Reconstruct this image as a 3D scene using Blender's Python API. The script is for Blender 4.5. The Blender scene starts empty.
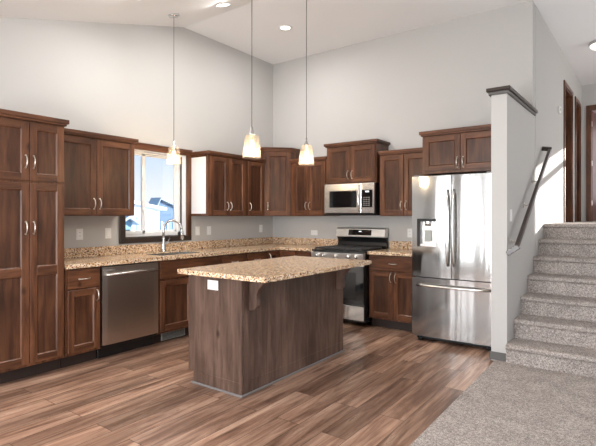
import bpy, bmesh, math, random
from mathutils import Vector, Matrix
random.seed(7)
SC = bpy.context.scene
COL = SC.collection

# ------------------------------------------------------------------ camera
cam_d = bpy.data.cameras.new('camera')
cam_d.sensor_width = 36.0
cam_d.lens = 465.6 / 596.0 * 36.0
cam_d.shift_y = -6.4 / 596.0
cam_d.clip_start = 0.05
cam = bpy.data.objects.new('camera', cam_d)
cam.location = (0, 0, 1.348)
cam.rotation_euler = (math.radians(90), 0, 0.6315)
COL.objects.link(cam)
SC.camera = cam

# ------------------------------------------------------------------ exposure
SC.view_settings.view_transform = 'Standard'
SC.view_settings.look = 'None'
SC.view_settings.gamma = 1.0
SC.view_settings.use_curve_mapping = False
SC.view_settings.exposure = 0.0

# ------------------------------------------------------------------ sky
W = bpy.data.worlds.new('sky')
SC.world = W
W.use_nodes = True
wn = W.node_tree.nodes; wl = W.node_tree.links
wn.clear()
w_out = wn.new('ShaderNodeOutputWorld'); w_bg = wn.new('ShaderNodeBackground')
w_tc = wn.new('ShaderNodeTexCoord'); w_sep = wn.new('ShaderNodeSeparateXYZ'); w_r = wn.new('ShaderNodeValToRGB')
wl.new(w_tc.outputs['Generated'], w_sep.inputs[0]); wl.new(w_sep.outputs['Z'], w_r.inputs[0])
e = w_r.color_ramp.elements
e[0].position = 0.0; e[0].color = (0.93, 0.96, 1.0, 1)
e[1].position = 0.35; e[1].color = (0.30, 0.52, 0.86, 1)
k = w_r.color_ramp.elements.new(0.05); k.color = (0.90, 0.95, 1.0, 1)
k = w_r.color_ramp.elements.new(0.15); k.color = (0.55, 0.73, 0.96, 1)
wl.new(w_r.outputs[0], w_bg.inputs[0]); w_bg.inputs[1].default_value = 1.1
wl.new(w_bg.outputs[0], w_out.inputs[0])

# ------------------------------------------------------------------ sun, daylight through the windows and added fill lights
def light(name, kind, loc, energy, color=(1, 1, 1), aim=None, size=None, size_y=None, **kw):
    d = bpy.data.lights.new(name, kind); d.energy = energy; d.color = color
    if kind == 'AREA':
        d.shape = 'RECTANGLE' if size_y else 'DISK'
        d.size = size
        if size_y: d.size_y = size_y
    for a, b in kw.items(): setattr(d, a, b)
    o = bpy.data.objects.new(name, d); o.location = loc
    if aim is not None:
        o.rotation_euler = Vector(aim).to_track_quat('-Z', 'Y').to_euler()
    COL.objects.link(o)
    return o
light('sun', 'SUN', (6, 16, 8), 13.0, (1.0, 0.95, 0.88), aim=(-2.5, -3.5, -0.80), angle=0.012)
DAY = (0.96, 0.98, 1.0)
light('near_wall_fill', 'AREA', (-1.45, -2.1, 1.25), 225, DAY, aim=(.16, 1, 0.20), size=1.8, size_y=2.1)  # added fill light in an unseen patio opening behind the camera
light('daylight_side_window', 'AREA', (-3.5, -2.1, 1.3), 42, DAY, aim=(0.1, 1, 0.0), size=.5, size_y=1.9)
light('right_wall_fill', 'AREA', (3.1, 1.6, 1.5), 14, DAY, aim=(-1, 0.1, 0.05), size=3.2, size_y=1.8)  # added fill light at an unseen opening in the right wall
light('daylight_landing', 'AREA', (2.9, 8.2, 2.5), 60, (1.0, 0.98, 0.95), aim=(-1, 0, 0), size=2.6, size_y=1.6)
light('overhead_room_fill', 'AREA', (-1.3, .55, 2.76), 46, (1.0, 0.97, 0.93), aim=(0.15, 0.12, -1), size=1.0)  # unseen overhead fill without a fixture, added to brighten floor and carpet
light('overhead_stair_fill', 'AREA', (1.0, 2.6, 3.32), 26, (1.0, 0.97, 0.94), aim=(0, 0.1, -1), size=.8)  # second overhead fill without a fixture, added to lift the carpet
light('daylight_bedroom', 'AREA', (-.7, 12.3, 2.5), 30, (1.0, 0.95, 0.96), aim=(0, -1, 0), size=1.6, size_y=1.6)

# ------------------------------------------------------------------ materials
def newmat(name):
    m = bpy.data.materials.new(name); m.use_nodes = True
    nt = m.node_tree; b = nt.nodes['Principled BSDF']
    return m, nt, b
def S(b, **kw):
    for k_, v in kw.items():
        b.inputs[k_.replace('_', ' ')].default_value = v
def srgb(r, g, b):
    f = lambda c: (c / 255 / 12.92) if c / 255 <= 0.04045 else ((c / 255 + 0.055) / 1.055) ** 2.4
    return (f(r), f(g), f(b), 1)
def plain(name, col, rough=0.5, metal=0.0, spec=0.5):
    m, nt, b = newmat(name); S(b, Base_Color=col, Roughness=rough, Metallic=metal)
    b.inputs['Specular IOR Level'].default_value = spec
    return m
def coords(nt, scale, rot=(0, 0, 0), kind='Object'):
    tc = nt.nodes.new('ShaderNodeTexCoord'); mp = nt.nodes.new('ShaderNodeMapping')
    mp.inputs['Scale'].default_value = scale; mp.inputs['Rotation'].default_value = rot
    nt.links.new(tc.outputs[kind], mp.inputs['Vector'])
    return mp.outputs['Vector']
def noise(nt, vec, scale, detail=3, rough=0.5, dist=0.0):
    n = nt.nodes.new('ShaderNodeTexNoise')
    n.inputs['Scale'].default_value = scale; n.inputs['Detail'].default_value = detail
    n.inputs['Roughness'].default_value = rough; n.inputs['Distortion'].default_value = dist
    nt.links.new(vec, n.inputs['Vector'])
    return n.outputs['Fac']
def ramp(nt, fac, stops, interp='LINEAR'):
    r = nt.nodes.new('ShaderNodeValToRGB'); r.color_ramp.interpolation = interp
    el = r.color_ramp.elements
    el[0].position, el[0].color = stops[0]; el[1].position, el[1].color = stops[-1]
    for p, c in stops[1:-1]:
        q = el.new(p); q.color = c
    nt.links.new(fac, r.inputs[0])
    return r.outputs[0]
def mix(nt, fac, a, b, mode='MIX'):
    n = nt.nodes.new('ShaderNodeMix'); n.data_type = 'RGBA'; n.blend_type = mode
    for sock, v in ((n.inputs[0], fac), (n.inputs[6], a), (n.inputs[7], b)):
        if isinstance(v, (int, float)): sock.default_value = v
        elif isinstance(v, tuple): sock.default_value = v
        else: nt.links.new(v, sock)
    return n.outputs[2]
def bump(nt, b, h, strength, dist=0.01):
    n = nt.nodes.new('ShaderNodeBump'); n.inputs['Strength'].default_value = strength
    n.inputs['Distance'].default_value = dist
    nt.links.new(h, n.inputs['Height']); nt.links.new(n.outputs[0], b.inputs['Normal'])

def wood(name, vertical=True, dark=(0.048, 0.018, 0.009, 1), mid=(0.118, 0.047, 0.022, 1), light_=(0.185, 0.079, 0.037, 1), rough=0.36):
    m, nt, b = newmat(name)
    v = coords(nt, (1, 1, 0.10) if vertical else (0.12, 0.12, 1.0))
    g = noise(nt, v, 20, 5, 0.6, 0.7)
    v2 = coords(nt, (1, 1, 0.35) if vertical else (0.4, 0.4, 1.0))
    g2 = noise(nt, v2, 5.5, 3, 0.55, 0.6)
    c1 = ramp(nt, g, [(0.30, dark), (0.52, mid), (0.75, light_)])
    c2 = ramp(nt, g2, [(0.30, (0.66, 0.64, 0.64, 1)), (0.70, (1.22, 1.2, 1.18, 1))])
    c = mix(nt, 1.0, c1, c2, 'MULTIPLY')
    kn = nt.nodes.new('ShaderNodeTexVoronoi'); kn.inputs['Scale'].default_value = 3.4
    nt.links.new(coords(nt, (1, 1, 0.6)), kn.inputs['Vector'])
    kr = ramp(nt, kn.outputs['Distance'], [(0.02, (0.35, 0.33, 0.33, 1)), (0.09, (1, 1, 1, 1))])
    c = mix(nt, 1.0, c, kr, 'MULTIPLY')
    nt.links.new(c, b.inputs['Base Color'])
    S(b, Roughness=rough); b.inputs['Specular IOR Level'].default_value = 0.38
    bump(nt, b, g, 0.06, 0.004)
    return m
WOOD_V = wood('stained_alder_upright', True)
PANEL = wood('darkened_alder_panel', True, dark=(0.036, 0.014, 0.008, 1), mid=(0.078, 0.032, 0.016, 1), light_=(0.122, 0.053, 0.027, 1), rough=0.34)  # darker copy of the frame wood, reflection tone put into the colour
WOOD_H = wood('stained_alder_level', False)
ISLAND = wood('island_alder', True, dark=(0.068, 0.040, 0.030, 1), mid=(0.118, 0.074, 0.056, 1), light_=(0.165, 0.108, 0.083, 1), rough=0.36)
DARKWOOD = plain('dark_espresso_wood', (0.036, 0.024, 0.019, 1), 0.28)
DOORWOOD = wood('hall_door_wood', True, rough=0.4)
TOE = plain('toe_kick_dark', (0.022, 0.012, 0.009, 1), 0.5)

def wallpaint(name, col, texture=0.12):
    m, nt, b = newmat(name); S(b, Base_Color=col, Roughness=0.75)
    b.inputs['Specular IOR Level'].default_value = 0.3
    h = noise(nt, coords(nt, (1, 1, 1)), 45, 3, 0.6)
    bump(nt, b, h, texture, 0.004)
    return m
WALL = wallpaint('greige_wall_paint', (0.50, 0.492, 0.48, 1))
CEIL = wallpaint('ceiling_paint', (0.86, 0.86, 0.865, 1), 0.15)
WHITE = plain('white_plastic', (0.80, 0.80, 0.79, 1), 0.35)
VINYL = plain('white_vinyl', (0.85, 0.86, 0.87, 1), 0.3)
PALE_GLARE = plain('pale_window_glare', (0.80, 0.81, 0.84, 1), 0.35)  # window glare on wood, painted as a pale surface colour
NICKEL = plain('satin_nickel', (0.72, 0.69, 0.64, 1), 0.28, 1.0)
CHROME = plain('brushed_chrome', (0.62, 0.62, 0.62, 1), 0.22, 1.0)
BLACK = plain('black_enamel', (0.010, 0.010, 0.011, 1), 0.22)
BLACKGL = plain('black_glass', (0.006, 0.006, 0.007, 1), 0.06)
IRON = plain('cast_iron', (0.035, 0.035, 0.036, 1), 0.4)
SHOE = plain('grey_shoe_moulding', (0.20, 0.19, 0.185, 1), 0.45)
GREYBASE = plain('grey_brown_base', (0.10, 0.095, 0.09, 1), 0.5)
RUBBER = plain('black_rubber', (0.015, 0.015, 0.015, 1), 0.7)
GRILLE = plain('grey_vent_metal', (0.30, 0.31, 0.29, 1), 0.45, 0.4)
SLOT = plain('outlet_slots', (0.30, 0.29, 0.28, 1), 0.5)

def steel(name, col, rough, axis):
    m, nt, b = newmat(name)
    S(b, Base_Color=col, Metallic=1.0, Roughness=rough)
    sc = (1, 1, 60) if axis == 'H' else (60, 60, 1)
    g = noise(nt, coords(nt, sc), 8, 2, 0.5)
    bump(nt, b, g, 0.025, 0.001)
    w_ = noise(nt, coords(nt, (4.0, 4.0, 0.28)), 1.9, 1, 0.4, 0.6)
    n2 = nt.nodes.new('ShaderNodeBump'); n2.inputs['Strength'].default_value = 0.22; n2.inputs['Distance'].default_value = 0.014
    nt.links.new(w_, n2.inputs['Height'])
    n1 = [n for n in nt.nodes if n.type == 'BUMP'][0]
    nt.links.new(n1.outputs[0], n2.inputs['Normal']); nt.links.new(n2.outputs[0], b.inputs['Normal'])
    return m
STEEL = steel('stainless_steel', (0.43, 0.425, 0.415, 1), 0.13, 'H')
STEELW = steel('steel_warm_reflection', (0.66, 0.60, 0.54, 1), 0.30, 'H')  # bronze reflection of the surroundings put into the steel colour
STEELD = plain('stainless_trim', (0.74, 0.735, 0.72, 1), 0.25, 1.0)
BRUSHED = plain('brushed_steel_panel', (0.72, 0.72, 0.71, 1), 0.42, 0.85)
FRSIDE = plain('grey_fridge_side', (0.16, 0.16, 0.165, 1), 0.45)

def granite():
    m, nt, b = newmat('speckled_granite')
    v = coords(nt, (1, 1, 1))
    base = ramp(nt, noise(nt, v, 38, 4, 0.65), [(0.32, srgb(176, 134, 92)), (0.5, srgb(212, 176, 134)), (0.66, srgb(232, 208, 174))])
    def cells(scale, lo, hi, col, c):
        vo = nt.nodes.new('ShaderNodeTexVoronoi'); vo.inputs['Scale'].default_value = scale
        nt.links.new(v, vo.inputs['Vector'])
        sp = nt.nodes.new('ShaderNodeSeparateColor'); nt.links.new(vo.outputs['Color'], sp.inputs[0])
        return mix(nt, ramp(nt, sp.outputs[0], [(lo, (0, 0, 0, 1)), (hi, (1, 1, 1, 1))]), c, col)
    c = cells(150, 0.66, 0.66, srgb(236, 222, 202), base)
    c = cells(130, 0.83, 0.86, srgb(136, 84, 52), c)
    c = cells(140, 0.90, 0.92, srgb(58, 44, 40), c)
    c = cells(85, 0.93, 0.945, srgb(84, 58, 46), c)
    nt.links.new(c, b.inputs['Base Color']); S(b, Roughness=0.16)
    return m
GRANITE = granite()

def planks():
    m, nt, b = newmat('wood_plank_floor')
    v = coords(nt, (1, 1, 1), (0, 0, math.radians(90)))
    def brick(c1, c2, mortar, off=0.37):
        br = nt.nodes.new('ShaderNodeTexBrick')
        br.inputs['Scale'].default_value = 1.0
        br.inputs['Brick Width'].default_value = 1.22; br.inputs['Row Height'].default_value = 0.178
        br.inputs['Mortar Size'].default_value = 0.0018; br.inputs['Mortar Smooth'].default_value = 0.1
        br.inputs['Bias'].default_value = 0.0
        br.offset = off; br.offset_frequency = 2
        br.inputs['Color1'].default_value = c1; br.inputs['Color2'].default_value = c2; br.inputs['Mortar'].default_value = mortar
        nt.links.new(v, br.inputs['Vector'])
        return br
    br = brick((0, 0, 0, 1), (1, 1, 1, 1), (0.2, 0.2, 0.2, 1))
    rnd = br.outputs['Color']
    # every plank gets its own offset in the grain
    tc = nt.nodes.new('ShaderNodeTexCoord')
    add = nt.nodes.new('ShaderNodeVectorMath'); add.operation = 'MULTIPLY_ADD'
    nt.links.new(rnd, add.inputs[0]); add.inputs[1].default_value = (17, 31, 5); nt.links.new(tc.outputs['Object'], add.inputs[2])
    mp = nt.nodes.new('ShaderNodeMapping'); mp.inputs['Scale'].default_value = (1, 0.075, 1); nt.links.new(add.outputs[0], mp.inputs['Vector'])
    g = noise(nt, mp.outputs[0], 17, 6, 0.66, 0.8)
    mp2 = nt.nodes.new('ShaderNodeMapping'); mp2.inputs['Scale'].default_value = (1, 0.16, 1); nt.links.new(add.outputs[0], mp2.inputs['Vector'])
    g2 = noise(nt, mp2.outputs[0], 6, 3, 0.55, 0.7)
    col = ramp(nt, g, [(0.28, srgb(90, 66, 54)), (0.43, srgb(136, 106, 89)), (0.55, srgb(168, 138, 119)), (0.72, srgb(198, 172, 153))])
    tone = ramp(nt, rnd, [(0.0, (0.56, 0.52, 0.50, 1)), (0.5, (0.88, 0.85, 0.84, 1)), (1.0, (1.20, 1.16, 1.13, 1))])
    c = mix(nt, 1.0, col, tone, 'MULTIPLY')
    t2 = ramp(nt, g2, [(0.3, (0.66, 0.63, 0.61, 1)), (0.68, (1.15, 1.13, 1.1, 1))])
    c = mix(nt, 1.0, c, t2, 'MULTIPLY')
    c = mix(nt, br.outputs['Fac'], c, (0.03, 0.02, 0.016, 1))
    nt.links.new(c, b.inputs['Base Color'])
    rr = ramp(nt, g, [(0.3, (0.38, 0.38, 0.38, 1)), (0.7, (0.26, 0.26, 0.26, 1))]); nt.links.new(rr, b.inputs['Roughness'])
    bump(nt, b, g, 0.05, 0.004)
    return m
PLANK = planks()

def carpet(name, dark, light_):
    m, nt, b = newmat(name)
    v = coords(nt, (1, 1, 1))
    h = noise(nt, v, 160, 3, 0.7)
    h1 = noise(nt, v, 60, 3, 0.7)
    h2 = noise(nt, v, 7, 2, 0.5)
    c = ramp(nt, h, [(0.36, dark), (0.64, light_)])
    c = mix(nt, 1.0, c, ramp(nt, h1, [(0.35, (0.62, 0.62, 0.62, 1)), (0.62, (1.2, 1.2, 1.2, 1))]), 'MULTIPLY')
    c = mix(nt, 1.0, c, ramp(nt, h2, [(0.3, (0.86, 0.86, 0.86, 1)), (0.7, (1.1, 1.1, 1.1, 1))]), 'MULTIPLY')
    nt.links.new(c, b.inputs['Base Color']); S(b, Roughness=0.98)
    b.inputs['Specular IOR Level'].default_value = 0.05
    mx = mix(nt, 0.5, ramp(nt, h, [(0, (0, 0, 0, 1)), (1, (1, 1, 1, 1))]), ramp(nt, h1, [(0, (0, 0, 0, 1)), (1, (1, 1, 1, 1))]))
    bump(nt, b, mx, 0.9, 0.012)
    return m
CARPET = carpet('speckled_grey_carpet', srgb(124, 114, 109), srgb(206, 197, 191))

def glass_pane():
    m, nt, b = newmat('window_glass')
    nt.nodes.remove(b)
    t = nt.nodes.new('ShaderNodeBsdfTransparent'); g = nt.nodes.new('ShaderNodeBsdfGlossy'); g.inputs['Roughness'].default_value = 0.02
    mx = nt.nodes.new('ShaderNodeMixShader'); fr = nt.nodes.new('ShaderNodeFresnel'); fr.inputs[0].default_value = 1.35
    nt.links.new(fr.outputs[0], mx.inputs[0]); nt.links.new(t.outputs[0], mx.inputs[1]); nt.links.new(g.outputs[0], mx.inputs[2])
    nt.links.new(mx.outputs[0], nt.nodes['Material Output'].inputs[0])
    return m
GLASS = glass_pane()
def shade_glass():
    m, nt, b = newmat('seeded_shade_glass')
    nt.nodes.remove(b)
    t = nt.nodes.new('ShaderNodeBsdfTransparent'); t.inputs[0].default_value = (1.0, 0.97, 0.92, 1)
    g = nt.nodes.new('ShaderNodeBsdfGlossy'); g.inputs['Roughness'].default_value = 0.12
    tr = nt.nodes.new('ShaderNodeBsdfTranslucent'); tr.inputs[0].default_value = (1.0, 0.90, 0.78, 1)
    lw = nt.nodes.new('ShaderNodeLayerWeight'); lw.inputs[0].default_value = 0.45
    n_ = noise(nt, coords(nt, (1, 1, 0.35)), 42, 3, 0.6)
    f = ramp(nt, n_, [(0.35, (0.02, 0.02, 0.02, 1)), (0.7, (0.075, 0.075, 0.075, 1))])
    m1 = nt.nodes.new('ShaderNodeMixShader'); nt.links.new(f, m1.inputs[0]); nt.links.new(t.outputs[0], m1.inputs[1]); nt.links.new(tr.outputs[0], m1.inputs[2])
    m2 = nt.nodes.new('ShaderNodeMixShader'); mu = nt.nodes.new('ShaderNodeMath'); mu.operation = 'MULTIPLY'; mu.inputs[1].default_value = 0.30
    nt.links.new(lw.outputs['Facing'], mu.inputs[0]); nt.links.new(mu.outputs[0], m2.inputs[0])
    nt.links.new(m1.outputs[0], m2.inputs[1]); nt.links.new(g.outputs[0], m2.inputs[2])
    nt.links.new(m2.outputs[0], nt.nodes['Material Output'].inputs[0])
    return m
SHADE = shade_glass()
def emit(name, col, st):
    m, nt, b = newmat(name); S(b, Base_Color=(0.8, 0.8, 0.8, 1)); b.inputs['Emission Color'].default_value = col; b.inputs['Emission Strength'].default_value = st
    return m
BULB = emit('warm_bulb', (1.0, 0.80, 0.52, 1), 9.0)
LED = emit('led_lens', (1.0, 0.97, 0.92, 1), 3.0)
DOME = emit('dome_glass', (1.0, 0.93, 0.82, 1), 1.3)
DISP = emit('lit_display', (0.75, 0.85, 1.0, 1), 1.2)

# ------------------------------------------------------------------ mesh helpers
class MB:
    """collects shapes in (u, v, z) of a frame and links them as one mesh object"""
    def __init__(self, frame=None):
        self.bm = bmesh.new(); self.mats = []; self.frame = frame or Matrix.Identity(4); self.smooth = False
    def mi(self, m):
        if m not in self.mats: self.mats.append(m)
        return self.mats.index(m)
    def _fin(self, verts, mat, smooth=False):
        i = self.mi(mat)
        vs = set(verts)
        for f in {f for v in verts for f in v.link_faces}:
            if all(v in vs for v in f.verts):
                f.material_index = i; f.smooth = smooth
    def box(self, x0, x1, y0, y1, z0, z1, mat, bev=0.0, seg=1):
        r = bmesh.ops.create_cube(self.bm, size=1.0)
        vs = r['verts']
        for v in vs:
            v.co = Vector(((x0 + x1) / 2 + v.co.x * (x1 - x0), (y0 + y1) / 2 + v.co.y * (y1 - y0), (z0 + z1) / 2 + v.co.z * (z1 - z0)))
        i = self.mi(mat)
        fs = {f for v in vs for f in v.link_faces}
        for f in fs: f.material_index = i
        if bev:
            es = list({e_ for f in fs for e_ in f.edges})
            bmesh.ops.bevel(self.bm, geom=es, offset=bev, segments=seg, affect='EDGES', profile=0.5, material=-1)
        return self
    def prism(self, poly, axis, a, b, mat, bev=0.0, seg=1, smooth=False):
        """poly: list of 2D points in the plane across axis ('x': (y,z); 'y': (x,z); 'z': (x,y))"""
        def co(p, t):
            return {'x': (t, p[0], p[1]), 'y': (p[0], t, p[1]), 'z': (p[0], p[1], t)}[axis]
        va = [self.bm.verts.new(co(p, a)) for p in poly]; vb = [self.bm.verts.new(co(p, b)) for p in poly]
        n = len(poly); i = self.mi(mat); fs = []
        fs.append(self.bm.faces.new(va)); fs.append(self.bm.faces.new(vb[::-1]))
        for k_ in range(n):
            f = self.bm.faces.new((va[k_], vb[k_], vb[(k_ + 1) % n], va[(k_ + 1) % n])); f.smooth = smooth; fs.append(f)
        for f in fs: f.material_index = i
        bmesh.ops.recalc_face_normals(self.bm, faces=fs)
        if bev:
            es = list({e_ for f in fs for e_ in f.edges})
            bmesh.ops.bevel(self.bm, geom=es, offset=bev, segments=seg, affect='EDGES', profile=0.5, material=-1)
        return self
    def tube(self, pts, r, mat, n=8, cap=True, squash=None):
        pts = [Vector(p) for p in pts]; rings = []; i = self.mi(mat)
        rad = r if isinstance(r, (list, tuple)) else [r] * len(pts)
        ref = Vector((0, 0, 1))
        d0 = (pts[1] - pts[0]).normalized()
        if abs(d0.dot(ref)) > 0.9: ref = Vector((1, 0, 0)) if abs(d0.x) < 0.9 else Vector((0, 1, 0))
        for k_, p in enumerate(pts):
            d = (pts[min(k_ + 1, len(pts) - 1)] - pts[max(k_ - 1, 0)]).normalized()
            u = ref - d * ref.dot(d)
            if u.length < 1e-4: u = d.orthogonal()
            u.normalize(); w = d.cross(u); ref = u
            rings.append([self.bm.verts.new(p + (u * math.cos(2 * math.pi * a / n) + w * math.sin(2 * math.pi * a / n)) * rad[k_]) for a in range(n)])
        fs = []
        for q in range(len(rings) - 1):
            for a in range(n):
                f = self.bm.faces.new((rings[q][a], rings[q][(a + 1) % n], rings[q + 1][(a + 1) % n], rings[q + 1][a])); f.smooth = True; fs.append(f)
        if cap:
            fs.append(self.bm.faces.new(rings[0][::-1])); fs.append(self.bm.faces.new(rings[-1]))
        for f in fs: f.material_index = i
        return self
    def lathe(self, prof, center, mat, n=32, axis='z', close=False):
        """prof: list of (radius, height)"""
        cx, cy, cz = center; i = self.mi(mat); rings = []
        for r, h in prof:
            ring = []
            for a in range(n):
                ca, sa = math.cos(2 * math.pi * a / n) * r, math.sin(2 * math.pi * a / n) * r
                co = {'z': (cx + ca, cy + sa, cz + h), 'y': (cx + ca, cy + h, cz + sa), 'x': (cx + h, cy + ca, cz + sa)}[axis]
                ring.append(self.bm.verts.new(co))
            rings.append(ring)
        fs = []
        for q in range(len(rings) - 1):
            for a in range(n):
                f = self.bm.faces.new((rings[q][a], rings[q][(a + 1) % n], rings[q + 1][(a + 1) % n], rings[q + 1][a])); f.smooth = True; fs.append(f)
        if close:
            fs.append(self.bm.faces.new(rings[0])); fs.append(self.bm.faces.new(rings[-1]))
        for f in fs: f.material_index = i
        return self
    def build(self, name, parent=None, root=None, normals=True):
        off = Vector(root.location) if root is not None else Vector((0, 0, 0))
        bmesh.ops.transform(self.bm, matrix=self.frame, verts=self.bm.verts)
        bmesh.ops.translate(self.bm, vec=-off, verts=self.bm.verts)
        if normals: bmesh.ops.recalc_face_normals(self.bm, faces=self.bm.faces)
        me = bpy.data.meshes.new(name); self.bm.to_mesh(me); self.bm.free()
        for m in self.mats: me.materials.append(m)
        o = bpy.data.objects.new(name, me); COL.objects.link(o)
        if parent is not None: o.parent = parent
        elif root is None: pass
        return o

def thing(name, label, cat, loc, group=None):
    o = bpy.data.objects.new(name, None); COL.objects.link(o); o.location = loc; o.empty_display_size = 0.1
    o['label'] = label; o['category'] = cat
    if group: o['group'] = group
    return o
def tag(o, label=None, cat=None, group=None, kind=None):
    if label: o['label'] = label
    if cat: o['category'] = cat
    if group: o['group'] = group
    if kind: o['kind'] = kind
    return o
def struct(mb, name, label=None):
    o = mb.build(name); o['kind'] = 'structure'
    if label: o['label'] = label
    return o

XL, YB = -4.68, 5.73
HZ = 3.76
def hx(y): return -0.98 + 0.025 * (y - 4.6)     # the stair wall runs a touch off square
def FL(): return Matrix(((0, 1, 0, XL), (1, 0, 0, 0), (0, 0, 1, 0), (0, 0, 0, 1)))       # u = +Y, v = out of the left wall
def FB(): return Matrix(((1, 0, 0, 0), (0, -1, 0, YB), (0, 0, 1, 0), (0, 0, 0, 1)))      # u = +X, v = out of the back wall

# ================================================================== SETTING
m = MB(); m.box(XL - 0.15, -1.084, -2.3, YB + 0.1, -0.10, 0.0, PLANK); struct(m, 'floor', 'brown wood plank floor')
m = MB(); m.box(-1.082, 3.3, -2.3, 4.60, -0.10, 0.012, CARPET, 0.008, 2); struct(m, 'floor_carpet', 'speckled grey carpet beside the plank floor')

# window opening on the left wall
WY0, WY1, WZ0, WZ1 = 3.085, 3.965, 1.105, 2.125
m = MB()
m.box(XL - 0.16, XL, -2.3, WY0, -0.1, 4.0, WALL); m.box(XL - 0.16, XL, WY1, YB + 0.15, -0.1, 4.0, WALL)
m.box(XL - 0.16, XL, WY0, WY1, -0.1, WZ0, WALL); m.box(XL - 0.16, XL, WY0, WY1, WZ1, 4.0, WALL)
struct(m, 'wall_left', 'tall greige wall with the sink window')
m = MB(); m.box(XL, -0.952, YB, YB + 0.15, -0.1, 4.0, WALL); struct(m, 'wall_back', 'tall greige wall behind the range and refrigerator')
# near wall behind the camera, with a wide patio opening added for daylight and an open side window
m = MB()
NY0, NY1 = -2.45, -2.30
for x0, x1, z0, z1 in ((XL - .16, -3.78, -.1, 4), (-3.78, -3.22, -.1, .35), (-3.78, -3.22, 2.3, 4), (-3.22, -2.4, -.1, 4), (-2.4, -.5, 2.35, 4), (-.5, 3.45, -.1, 4)):
    m.box(x0, x1, NY0, NY1, z0, z1, WALL)
struct(m, 'wall_near')
m = MB()
for y0, y1, z0, z1 in ((-2.45, -.1, -.1, 4), (-.1, 3.3, -.1, .55), (-.1, 3.3, 2.45, 4), (3.3, 10.15, -.1, 4)):
    m.box(3.3, 3.45, y0, y1, z0, z1, WALL)
struct(m, 'wall_right')
# ceiling: flat over the back, sloping down towards the camera
m = MB()
m.prism([(-2.45, 2.47), (-0.6, 2.47), (3.93, HZ), (12.9, HZ), (12.9, HZ + .12), (3.9, HZ + .12), (-0.65, 2.60), (-2.45, 2.60)], 'x', XL - .15, 3.45, CEIL)
struct(m, 'ceiling', 'white ceiling, level at the back and sloping down in front')
# half wall at the foot of the stairs and the stair wall that carries on up
m = MB(); m.prism([(-1.118, 4.605), (hx(4.605), 4.605), (hx(YB), YB), (-1.118, YB)], 'z', 0, 2.485, WALL); struct(m, 'wall_half', 'greige half wall between refrigerator and stairs')
def hall_piece(y0, y1, z0, z1, mb):
    mb.prism([(hx(y0) - .14, y0), (hx(y0), y0), (hx(y1), y1), (hx(y1) - .14, y1)], 'z', z0, z1, WALL)
D1, D2 = (7.95, 8.72), (9.13, 9.72)
m = MB()
hall_piece(YB + .15, D1[0], 0, 4, m); hall_piece(D1[0], D1[1], 3.31, 4, m); hall_piece(D1[0], D1[1], 0, 1.26, m)
hall_piece(D1[1], D2[0], 0, 4, m)
hall_piece(D2[0], D2[1], 3.31, 4, m); hall_piece(D2[0], D2[1], 0, 1.26, m); hall_piece(D2[1], 10.1, 0, 4, m)
struct(m, 'wall_stair', 'greige wall rising beside the stairs to the hall')
# end wall of the hall, with the bedroom door and, further right, the window the sun comes in by
m = MB()
for x0, x1, z0, z1 in ((-1.0, -.71, 0, 4), (-.71, .04, 3.31, 4), (-.71, .04, 0, 1.26), (.04, .45, 0, 4), (.45, 2.08, 0, 1.45), (.45, 2.08, 2.86, 4), (2.08, 3.45, 0, 4)):
    m.box(x0, x1, 10.0, 10.12, z0, z1, WALL)
struct(m, 'wall_hall_end', 'far end wall of the upper hall')
m = MB(); m.box(.45, 2.08, 10.02, 10.08, 2.58, 2.67, VINYL); m.box(.45, 2.08, 10.02, 10.08, 1.45, 1.51, VINYL)
struct(m, 'window_2')
ROOM = wallpaint('bedroom_paint', srgb(226, 205, 208))
m = MB(); m.box(-2.2, .40, 12.6, 12.7, 1.2, 3.8, ROOM); m.box(-2.3, -2.2, 10.12, 12.7, 1.2, 3.8, ROOM); m.box(.30, .40, 10.12, 12.6, 1.2, 3.8, ROOM)
struct(m, 'wall_bedroom')
# upper floor
m = MB(); m.prism([(6.56, 1.08), (12.7, 1.08), (12.7, 1.26), (6.56, 1.26)], 'x', -2.2, 3.3, CARPET)
struct(m, 'floor_upper', 'carpeted floor of the upper hall')
m = MB(); m.box(0.36, 3.3, 6.45, 6.56, 0.0, 1.26, WALL); struct(m, 'wall_landing')

# cap on the half wall
m = MB()
m.prism([(-1.155, 4.565), (hx(4.6) + .035, 4.565), (hx(YB) + .035, YB + .12), (hx(YB) - .0, YB + .12), (hx(YB) - .0, YB - .001), (-1.155, YB - .001)], 'z', 2.515, 2.548, DARKWOOD, 0.004, 1)
m.prism([(-1.138, 4.585), (hx(4.6) + .018, 4.585), (hx(YB) + .018, YB + .10), (hx(YB) + .001, YB + .10), (hx(YB), YB - .001), (-1.138, YB - .001)], 'z', 2.485, 2.515, GREYBASE, 0.003, 1)
struct(m, 'trim_1', 'dark wood cap on the half wall')
m = MB(); m.prism([(-1.132, 4.588), (hx(4.6) + .012, 4.588), (hx(4.6) + .012, 4.604), (-1.132, 4.604)], 'z', 0.012, 0.085, GREYBASE, 0.003, 1)
struct(m, 'baseboard_half_wall', 'dark grey baseboard on the end of the half wall')

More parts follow.
